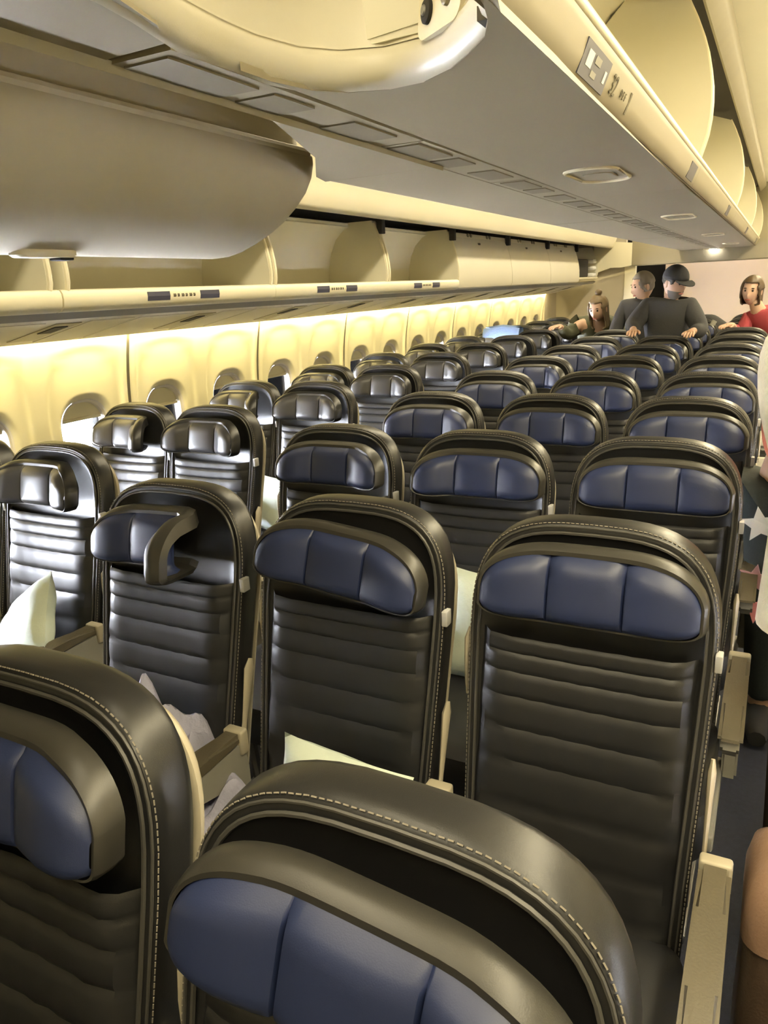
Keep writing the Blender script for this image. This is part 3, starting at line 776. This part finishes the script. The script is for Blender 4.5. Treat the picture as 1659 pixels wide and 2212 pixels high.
def person(label, J, skin_col, top, bottom, hair=None, hat=None, scale=1, face=(0, 0, 0), bulk=1.0, skirt=False, collar=None):
    """J: joints in world space"""
    base = Vector(J['ankleL'])*.5+Vector(J['ankleR'])*.5; base.z = 0
    root = thing('person', label, 'person', base)
    L = lambda p: tuple(Vector(p)-base)
    sk = mat('skin', skin_col, .5, var=.06)
    s = scale
    # body
    V, E, Rd = [], [], []
    def add(p, r, par=None):
        V.append(L(p)); Rd.append(r); 
        if par is not None: E.append((par, len(V)-1))
        return len(V)-1
    pel = add(J['pelvis'], .115*s); sp = add(Vector(J['pelvis']).lerp(Vector(J['chest']), .5), .105*s, pel); ch = add(J['chest'], .118*s, sp)
    nk = add(J['neck'], .052*s, ch); hd = add(Vector(J['neck']).lerp(Vector(J['head']), .6), .050*s, nk)
    for q in 'LR':
        sh = add(J['sh'+q], .056*s, ch); el = add(J['el'+q], .040*s, sh); wr = add(J['wr'+q], .026*s, el)
        d = Vector(J['wr'+q])-Vector(J['el'+q]); hdn = Vector(J.get('hd'+q, d)); up = Vector((0, 0, 1)) if abs(hdn.normalized().z) < .8 else Vector((1 if q == 'R' else -1, 0, 0))
        side = hdn.cross(up)*(1 if q == 'L' else -1)
        hand(V, E, Rd, wr, hdn, side, up, .6, s)
        hp = add(Vector(J['pelvis'])+Vector(J['hip'+q]), .085*s, pel); kn = add(J['knee'+q], .058*s, hp); an = add(J['ankle'+q], .040*s, kn)
        add(Vector(J['ankle'+q])+Vector(J.get('toe', (0, -.15, -.03))), .034*s, an)
    me = skin(V, E, Rd)
    bm = bmesh.new(); bm.from_mesh(me)
    for f in bm.faces: f.material_index = 0
    hm = Matrix.Translation(L(J['head'])) @ Euler(face).to_matrix().to_4x4() @ Matrix.Scale(s**.5, 4)
    head_bm(bm, hm)
    mk('body', bm, [sk, M['eye'], M['lips']], root)
    # top
    V2, E2, R2 = [], [], []
    def add2(p, r, par=None):
        V2.append(L(p)); R2.append(r)
        if par is not None: E2.append((par, len(V2)-1))
        return len(V2)-1
    pv = Vector(J['pelvis']); c = Vector(J['chest']); up = (c-pv).normalized()
    p0 = add2(pv+up*.02, .150*s*bulk); p1 = add2(pv.lerp(c, .5), .142*s*bulk, p0); p2 = add2(c, .150*s*bulk, p1); p3 = add2(c.lerp(Vector(J['neck']), .75), .075*s, p2)
    for q in 'LR':
        a = add2(J['sh'+q], .078*s*bulk, p2); b_ = add2(J['el'+q], .060*s*bulk, a); w_ = Vector(J['el'+q]).lerp(Vector(J['wr'+q]), J.get('sleeve', .92)); add2(w_, .046*s*bulk, b_)
    mk_o = obj('top', skin(V2, E2, R2), root); mk_o.data.materials.clear(); mk_o.data.materials.append(top)
    # trousers and shoes
    V2, E2, R2 = [], [], []
    p0 = add2(pv-Vector((0, 0, .02)), .136*s*bulk)
    for q in 'LR':
        h_ = add2(pv+Vector(J['hip'+q])*1.02-Vector((0, 0, .03)), .108*s, p0); k_ = add2(J['knee'+q], .078*s, h_); add2(Vector(J['ankle'+q])+Vector((0, 0, .03)), .062*s, k_)
    tr = obj('trousers', skin(V2, E2, R2), root); tr.data.materials.clear(); tr.data.materials.append(bottom)
    for q in 'LR':
        bm = bmesh.new(); an = Vector(L(J['ankle'+q])); toe = Vector(J.get('toe', (0, -.15, -.03)))
        tube(bm, [an+Vector((0, .04, -.02))-toe.normalized()*.03, an+Vector((0, 0, -.015)), an+toe*.6+Vector((0, 0, -.01)), an+toe*1.15], [.042, .052, .048, .030], 10); mk('shoe', bm, M['dark'], root)
    # hair: (material, length below centre, thickness)
    if hair:
        hmt, ln, th = hair
        bm = bmesh.new(); r = bmesh.ops.create_uvsphere(bm, u_segments=40, v_segments=28, radius=1)
        dl = []
        for v in r['verts']:
            x, y, z = v.co
            zz = z*.118 if z > 0 else z*ln
            if y < -.35 and z < .48 and abs(x) < .66: dl.append(v)
            elif z < -.97: dl.append(v)
            fl = 1+.12*max(0, -z)*(ln > .12)
            jit = 1+.03*math.sin(9*math.atan2(y, x)+3*z)
            v.co = hm @ Vector((x*(.078+th)*fl*jit if z > 0 else max(-1, min(1, x*1.25/(max(.35, (1-z*z)**.5))*(1-z*z)**.15))*(.074+th)*.9*jit, (y*(.098+th)*jit if z > 0 else (y/(max(.35, (1-z*z)**.5)))*(1-z*z)**.15*(.094+th)*.9*jit)+.008, zz+.012))
        bmesh.ops.delete(bm, geom=dl, context='VERTS')
        h = mk('hair', bm, hmt, root); sm = h.modifiers.new('t', 'SOLIDIFY'); sm.thickness = .012; sm.offset = -1
    if hat:
        bm = bmesh.new(); r = bmesh.ops.create_uvsphere(bm, u_segments=28, v_segments=16, radius=1)
        dl = [v for v in r['verts'] if v.co.z < -.05]
        for v in r['verts']:
            x, y, z = v.co; v.co = hm @ Vector((x*.088, y*.106+.004, z*.098+.034))
        bmesh.ops.delete(bm, geom=dl, context='VERTS')
        h = mk('cap', bm, hat, root); sm = h.modifiers.new('t', 'SOLIDIFY'); sm.thickness = .006
        bm = bmesh.new(); n_ = 13
        rings = []
        for zz in (.034, .028):
            rings.append([hm @ Vector((.075*math.cos(a), -.085-.085*math.sin(a)**.8 if 0 < a < pi else -.085, zz-.02*math.sin(a))) for a in [pi*q/n_ for q in range(n_+1)]])
        loft(bm, rings); mk('cap_brim', bm, hat, h)
    return root, L, hm, base

darkcloth = cloth('dark_jacket', (.030, .030, .033)); darktr = cloth('dark_trousers', (.018, .018, .022))
CAM = Vector((.7609, -.5399, 1.5846))
def toward(J, k, keys=('pelvis', 'chest', 'neck', 'head', 'shL', 'elL', 'wrL', 'shR', 'elR', 'wrR')):   # same bearing, nearer
    for q in keys: J[q] = tuple(CAM+(Vector(J[q])-CAM)*k)
    return J
# man in dark jacket and cap, leaning on the seat tops
J = toward(dict(pelvis=(-.05, 6.20, .88), chest=(-.05, 6.14, 1.25), neck=(-.03, 6.08, 1.42), head=(.0, 6.04, 1.535),
    shL=(.12, 6.10, 1.34), elL=(.22, 5.99, 1.16), wrL=(.17, 5.86, 1.17), hdL=(-.1, -1, -.1), shR=(-.22, 6.10, 1.34), elR=(-.31, 5.98, 1.20), wrR=(-.27, 5.86, 1.185), hdR=(0, -1, -.1)), .947)
J.update(hipL=(.10, 0, -.05), hipR=(-.10, 0, -.05), kneeL=(.06, 5.57, .48), kneeR=(-.10, 5.57, .48), ankleL=(.06, 5.58, .08), ankleR=(-.10, 5.58, .08), toe=(.02, -.12, -.03))
root, L, hm, base = person('person in dark jacket and dark cap leaning forward with both hands on the seat tops', J, (.42, .26, .18), darkcloth, darktr, (mat('dark_hair', (.03, .026, .022), .7), .03, .004), hat=cloth('black_cap', (.012, .012, .014)), face=(math.radians(14), 0, math.radians(48)), bulk=1.12)
bm = bmesh.new(); r = bmesh.ops.create_uvsphere(bm, u_segments=24, v_segments=16, radius=1)
dl = [v for v in r['verts'] if v.co.z > -.28 or v.co.y > .15]
for v in r['verts']: v.co = hm @ Vector((v.co.x*.066, v.co.y*.093-.004, v.co.z*.125-.002))
bmesh.ops.delete(bm, geom=dl, context='VERTS'); mk('beard', bm, mat('grey_beard', (.10, .09, .08), .9), root)
# grey-haired person behind
J = toward(dict(pelvis=(-.38, 6.98, .88), chest=(-.37, 6.90, 1.24), neck=(-.36, 6.88, 1.40), head=(-.37, 6.86, 1.51),
    shL=(-.20, 6.90, 1.34), elL=(-.16, 6.84, 1.08), wrL=(-.22, 6.62, .98), shR=(-.53, 6.88, 1.33), elR=(-.60, 6.80, 1.08), wrR=(-.55, 6.62, 1.0)), .951)
J.update(hipL=(.10, 0, -.05), hipR=(-.10, 0, -.05), kneeL=(-.25, 6.36, .48), kneeR=(-.38, 6.36, .48), ankleL=(-.25, 6.37, .08), ankleR=(-.38, 6.37, .08), toe=(-.02, -.12, -.03))
person('person with grey hair in a dark top standing behind the person in the cap', J, (.45, .29, .20), darkcloth, darktr, (mat('grey_hair', (.16, .14, .12), .8), .06, .006), face=(math.radians(10), 0, math.radians(-55)))
# woman bending over the window-side seats
green = cloth('olive_jacket', (.085, .088, .055))
J = dict(pelvis=(-.88, 7.15, .86), chest=(-.76, 6.82, 1.12), neck=(-.72, 6.68, 1.24), head=(-.71, 6.60, 1.335),
    shL=(-.57, 6.80, 1.20), elL=(-.50, 6.66, .98), wrL=(-.52, 6.44, .92), shR=(-.90, 6.76, 1.20), elR=(-.99, 6.62, 1.10), wrR=(-1.03, 6.52, 1.19), hdR=(-.4, -.8, .0),
    hipL=(.10, 0, -.05), hipR=(-.10, 0, -.05), kneeL=(-.82, 7.0, .46), kneeR=(-.94, 7.0, .46), ankleL=(-.83, 7.1, .08), ankleR=(-.93, 7.1, .08), toe=(-.0, -.15, -.03))
root, L, hm, base = person('person with long light brown hair in an olive jacket bending over the window-side seats', J, (.55, .36, .26), green, darktr, (mat('light_brown_hair', (.13, .09, .045), .6, var=.3, vscale=30), .21, .012), face=(math.radians(18), 0, math.radians(-12)), bulk=1.05)
bm = bmesh.new(); r = bmesh.ops.create_icosphere(bm, subdivisions=3, radius=1)
for v in r['verts']: v.co = hm @ Vector((v.co.x*.032+.01, v.co.y*.03+.02, v.co.z*.028+.145))
mk('hair_bun', bm, mat('hair_bun', (.11, .075, .04), .7), root)
# woman in red
red = cloth('red_top', (.36, .055, .07))
J = dict(pelvis=(.90, 6.95, .88), chest=(.66, 6.80, 1.16), neck=(.575, 6.74, 1.315), head=(.535, 6.72, 1.435),
    shL=(.80, 6.76, 1.26), elL=(.88, 6.60, 1.05), wrL=(.80, 6.40, .98), shR=(.52, 6.80, 1.20), elR=(.47, 6.70, 1.04), wrR=(.42, 6.52, 1.17), hdR=(-.6, -.7, .0),
    hipL=(.10, 0, -.05), hipR=(-.10, 0, -.05), kneeL=(1.0, 6.82, .47), kneeR=(.86, 6.82, .47), ankleL=(1.0, 6.9, .08), ankleR=(.87, 6.9, .08))
person('person in a red top with a brown bob leaning in from the right aisle', J, (.56, .37, .27), red, darktr, (mat('brown_bob', (.07, .043, .02), .5, var=.3, vscale=30), .135, .014), face=(math.radians(4), math.radians(4), math.radians(-14)))
# person in cream coat at the right edge
cream = cloth('cream_coat', (.66, .58, .40)); 
J = dict(pelvis=(.99, 1.30, .95), chest=(.985, 1.28, 1.32), neck=(.98, 1.26, 1.50), head=(.98, 1.24, 1.62),
    shL=(1.16, 1.28, 1.43), elL=(1.22, 1.26, 1.15), wrL=(1.20, 1.12, .93), shR=(.768, 1.28, 1.45), elR=(.835, 1.30, 1.17), wrR=(.895, 1.16, 1.00), hdR=(.6, -.5, -.2), hdL=(0, -.5, -1),
    hipL=(.10, 0, -.05), hipR=(-.10, 0, -.05), kneeL=(1.09, 1.27, .50), kneeR=(.90, 1.27, .50), ankleL=(1.09, 1.31, .08), ankleR=(.90, 1.31, .08))
P0, L_, hm_, P_ = person('person in a cream coat standing in the aisle at the right edge', J, (.45, .29, .20), cream, cloth('brown_trousers', (.05, .035, .022)), (mat('dark_brown_hair', (.04, .028, .018), .6), .12, .010), face=(0, 0, math.radians(150)), bulk=1.04)
bm = bmesh.new(); loft(bm, [[(.985-P_[0]+hx*math.cos(a), 1.29-P_[1]+hy*math.sin(a), z) for a in [2*pi*q/32 for q in range(32)]] for z, hx, hy in ((1.16, .15, .12), (1.12, .165, .135), (1.02, .203, .15), (.90, .208, .155), (.80, .212, .16), (.795, .20, .15))], cap1=False)
mk('coat_skirt', bm, cream, P0)
# person in coral with star leggings farther down the aisle
coral = cloth('coral_top', (.55, .16, .10)); stars = cloth('dark_green_leggings', (.020, .026, .024))
J = dict(pelvis=(.885, 2.22, .92), chest=(.90, 2.18, 1.20), neck=(.92, 2.12, 1.33), head=(.93, 2.06, 1.43),
    shL=(1.05, 2.14, 1.27), elL=(1.10, 2.0, 1.05), wrL=(1.02, 1.85, .95), shR=(.80, 2.16, 1.22), elR=(.80, 2.12, 1.06), wrR=(.84, 1.97, 1.01), hdR=(.3, -1, -.2),
    hipL=(.09, 0, -.05), hipR=(-.09, 0, -.05), kneeL=(1.0, 2.10, .50), kneeR=(.815, 2.08, .50), ankleL=(1.0, 2.18, .08), ankleR=(.82, 2.18, .08))
root, L, hm, base = person('person in a coral top and dark leggings printed with stars in the right aisle', J, (.52, .33, .23), coral, stars, (mat('auburn_hair', (.12, .05, .025), .6), .12, .010), face=(math.radians(20), 0, math.radians(10)))
tr = [c for c in root.children if c.name.startswith('trousers')][0]
def star(cx, cz, r, rot, m, yy):
    bm = bmesh.new(); p = []
    for q in range(10):
        a = rot+2*pi*q/10; rr = r if q % 2 == 0 else r*.45
        x = cx+rr*math.cos(a); z = cz+rr*math.sin(a); p.append((x, z))
    rings = []
    for off in (-.004, .004): rings.append([L((x, yy+off+((x-cx)**2)*5, z)) for x, z in p])
    loft(bm, rings); return mk('star_print', bm, m, tr, False)
star(.765, .80, .062, .5, M['white'], 2.055); star(.765, .64, .050, .2, mat('pale_pink_print', (.36, .20, .22), .8), 1.985); star(.775, .535, .05, .9, mat('pink_print', (.62, .22, .22), .8), 1.985)

# ------------------------------------------------------------------ loose things
def pillow(label, loc, rot, sx, sz, th, m, seed, cat='pillow', name='pillow'):
    bm = bmesh.new(); n_ = 18; rg = random.Random(seed); ph = [rg.uniform(0, 6) for _ in range(6)]
    def P(u, v, s):
        e = (1-u**4)*(1-v**4); c = .10*(1-abs(u)**2)*abs(v)**3
        w = .10*math.sin(3*u+ph[0]+2*v)+.07*math.sin(5*v+ph[1]-2*u)+.05*math.sin(9*u+ph[2])
        return Vector((u*sx*(1-.07*(1-v*v)), s*th*(e**.6)*(1+w)*1.0, v*sz*(1-.07*(1-u*u))))
    for s in (-1, 1):
        loft(bm, [[P(-1+2*i/n_, -1+2*j/n_, s) for j in range(n_+1)] for i in range(n_+1)], closed=False)
    bmesh.ops.remove_doubles(bm, verts=bm.verts, dist=1e-5)
    o = mk(name, bm, m); o.location = loc; o.rotation_euler = [math.radians(a) for a in rot]
    return tag(o, label, cat)
pillow('pale green-white pillow upright between two seats, seen through the gap in the second row', (.055, 1.365, .62), (-12, 4, 0), .13, .17, .05, M['paper'], 1)
pillow('white pillow lying tilted on the aisle seat nearest the left edge', (-1.21, .80, .63), (-38, -38, 0), .17, .13, .05, M['paper'], 2)
pillow('white pillow on the middle seat of the second centre row', (.10, .475, .655), (-14, 5, 0), .14, .10, .045, M['paper'], 3)
pillow('pale pillow propped on an aisle seat between the window pair and the centre block', (-1.42, 2.36, .60), (-14, 8, 0), .16, .14, .05, M['paper'], 4)

def blanket(label, loc, sx, sy, h, m, seed, rot=0, tilt=0):
    bm = bmesh.new(); n_ = 26; rg = random.Random(seed); ph = [rg.uniform(0, 6) for _ in range(8)]
    top, bot = [], []
    for i in range(n_+1):
        r1, r2 = [], []
        for j in range(n_+1):
            u, v = -1+2*i/n_, -1+2*j/n_
            ed = (1-abs(u)**5)*(1-abs(v)**5)
            f = .55+.20*math.sin(4*u+ph[0]+1.5*math.sin(3*v+ph[1]))+.13*math.sin(5*v+ph[2]+3*u)+.06*math.sin(11*u-5*v+ph[3])
            k = 1+.10*math.sin(4*v+ph[4])*abs(u)+.10*math.sin(5*u+ph[5])*abs(v)
            r1.append((u*sx*k, v*sy*k, h*max(.06, f)*(.25+.75*ed)+.004)); r2.append((u*sx*k, v*sy*k, 0))
        top.append(r1); bot.append(r2)
    loft(bm, top, closed=False); loft(bm, bot, closed=False)
    o = mk('blanket', bm, m); o.location = loc; o.rotation_euler = (math.radians(tilt), 0, math.radians(rot))
    return tag(o, label, 'blanket')
blanket('crumpled lavender and white blanket on the left seat of the second centre row', (-.405, .51, .475), .12, .10, .40, M['blanket'], 5, 20)
blanket('lavender blanket bunched under the armrest between the left and middle seats, second centre row', (-.275, .47, .475), .065, .13, .13, M['blanket'], 6, -10)
blanket('pale lavender blanket crumpled on a window seat in the second pair', (-1.66, 1.66, .475), .17, .14, .34, M['blanket'], 7, 0)
bm = bmesh.new()
tube(bm, [(-1.60, 6.49, 1.06), (-1.60, 6.50, 1.14), (-1.60, 6.53, 1.185), (-1.60, 6.58, 1.195), (-1.60, 6.64, 1.18), (-1.60, 6.68, 1.08)], [.02]*6, 4, flat=9)
o = mk('blanket', bm, M['blue']); tag(o, 'light blue blanket draped over a far window-side headrest', 'blanket')
# dark bag beside the aisle pillow
t = thing('headset_pouch', 'black pouch with white label beside the pale pillow on the aisle seat', 'pouch', (-1.29, 2.36, .50))
bm = bmesh.new(); box(bm, -.035, .035, -.03, .03, 0, .24, .022); mk('pouch', bm, M['dark'], t)
bm = bmesh.new(); box(bm, -.012, .016, -.034, -.028, .03, .09, .003); box(bm, -.010, .014, -.034, -.028, .11, .14, .003); mk('pouch_label', bm, M['white'], t)
# dark backpack on the far seat tops
t = thing('backpack', 'dark backpack heaped on the far seat tops in front of the rear wall', 'backpack', (.17, 7.98, 1.0))
bm = bmesh.new(); r = bmesh.ops.create_icosphere(bm, subdivisions=4, radius=1)
for v in r['verts']:
    x, y, z = v.co; q = .9+.08*math.sin(5*x+2)+.05*math.sin(9*z)
    v.co = Vector((x*.23*q, y*.15*q, z*.19*q*(1-.25*x)))
for v in bm.verts: v.co.z = max(v.co.z, -.17)
mk('bag_body', bm, cloth('dark_canvas', (.03, .03, .032)), t)
bm = bmesh.new(); tube(bm, [(.02, -.15, .14), (-.03, -.17, .05), (-.07, -.15, -.06)], .012, 8, flat=2); mk('strap', bm, M['grey'], t)
# brown carry-on bag in the aisle
t = thing('carry_on_bag', 'brown leather carry-on bag standing in the aisle at the lower right edge', 'bag', (.873, .68, 0))
bm = bmesh.new(); rings = []
for z, w, d in ((0, .06, .09), (.02, .072, .11), (.25, .076, .115), (.50, .074, .105), (.59, .066, .09), (.61, .05, .06)): rings.append([(x, y, z) for x, y in rrect(w, d, min(w, d)*.5)])
loft(bm, rings); mk('bag_body', bm, mat('brown_leather', (.07, .045, .03), .4, bump=.15, var=.25), t)
bm = bmesh.new(); rings = []
for z, w, d in ((.52, .079, .112), (.57, .079, .108), (.62, .070, .094), (.648, .048, .064), (.654, .02, .03)): rings.append([(x, y, z) for x, y in rrect(w, d, min(w, d)*.55)])
loft(bm, rings); mk('bag_flap', bm, mat('tan_leather', (.24, .15, .105), .3, bump=.15, var=.2), t)

# ------------------------------------------------------------------ daylight, camera, view
w = bpy.data.worlds.new('daylight'); S.world = w; w.use_nodes = True
bg = w.node_tree.nodes['Background']; bg.inputs['Color'].default_value = (.86, .90, 1, 1); bg.inputs['Strength'].default_value = 190.0
cam = bpy.data.cameras.new('camera'); cam.sensor_fit = 'VERTICAL'; cam.sensor_height = 36; cam.lens = 1615.63/2212*36; cam.clip_start = .02
co = bpy.data.objects.new('camera', cam); COL.objects.link(co)
yaw, pit, rol = .4853, -.2878, .0487
Rz = Matrix.Rotation(yaw, 3, 'Z'); Rx = Matrix.Rotation(pit, 3, 'X')
cc, ss = math.cos(rol), math.sin(rol); Ry = Matrix(((cc, 0, ss), (0, 1, 0), (-ss, 0, cc)))
R = Rz @ Rx @ Ry
m4 = Matrix((( R[0][0], R[0][2], -R[0][1], .7609), (R[1][0], R[1][2], -R[1][1], -.5399), (R[2][0], R[2][2], -R[2][1], 1.5846), (0, 0, 0, 1)))
co.matrix_world = m4
S.camera = co
vs = S.view_settings; vs.view_transform = 'Standard'; vs.look = 'None'; vs.gamma = 1; vs.use_curve_mapping = False; vs.exposure = 0.0
c = S.cycles; c.max_bounces = 10; c.diffuse_bounces = 6; c.glossy_bounces = 4; c.transparent_max_bounces = 8; c.sample_clamp_indirect = 6; c.use_denoising = True; c.caustics_reflective = False; c.caustics_refractive = False
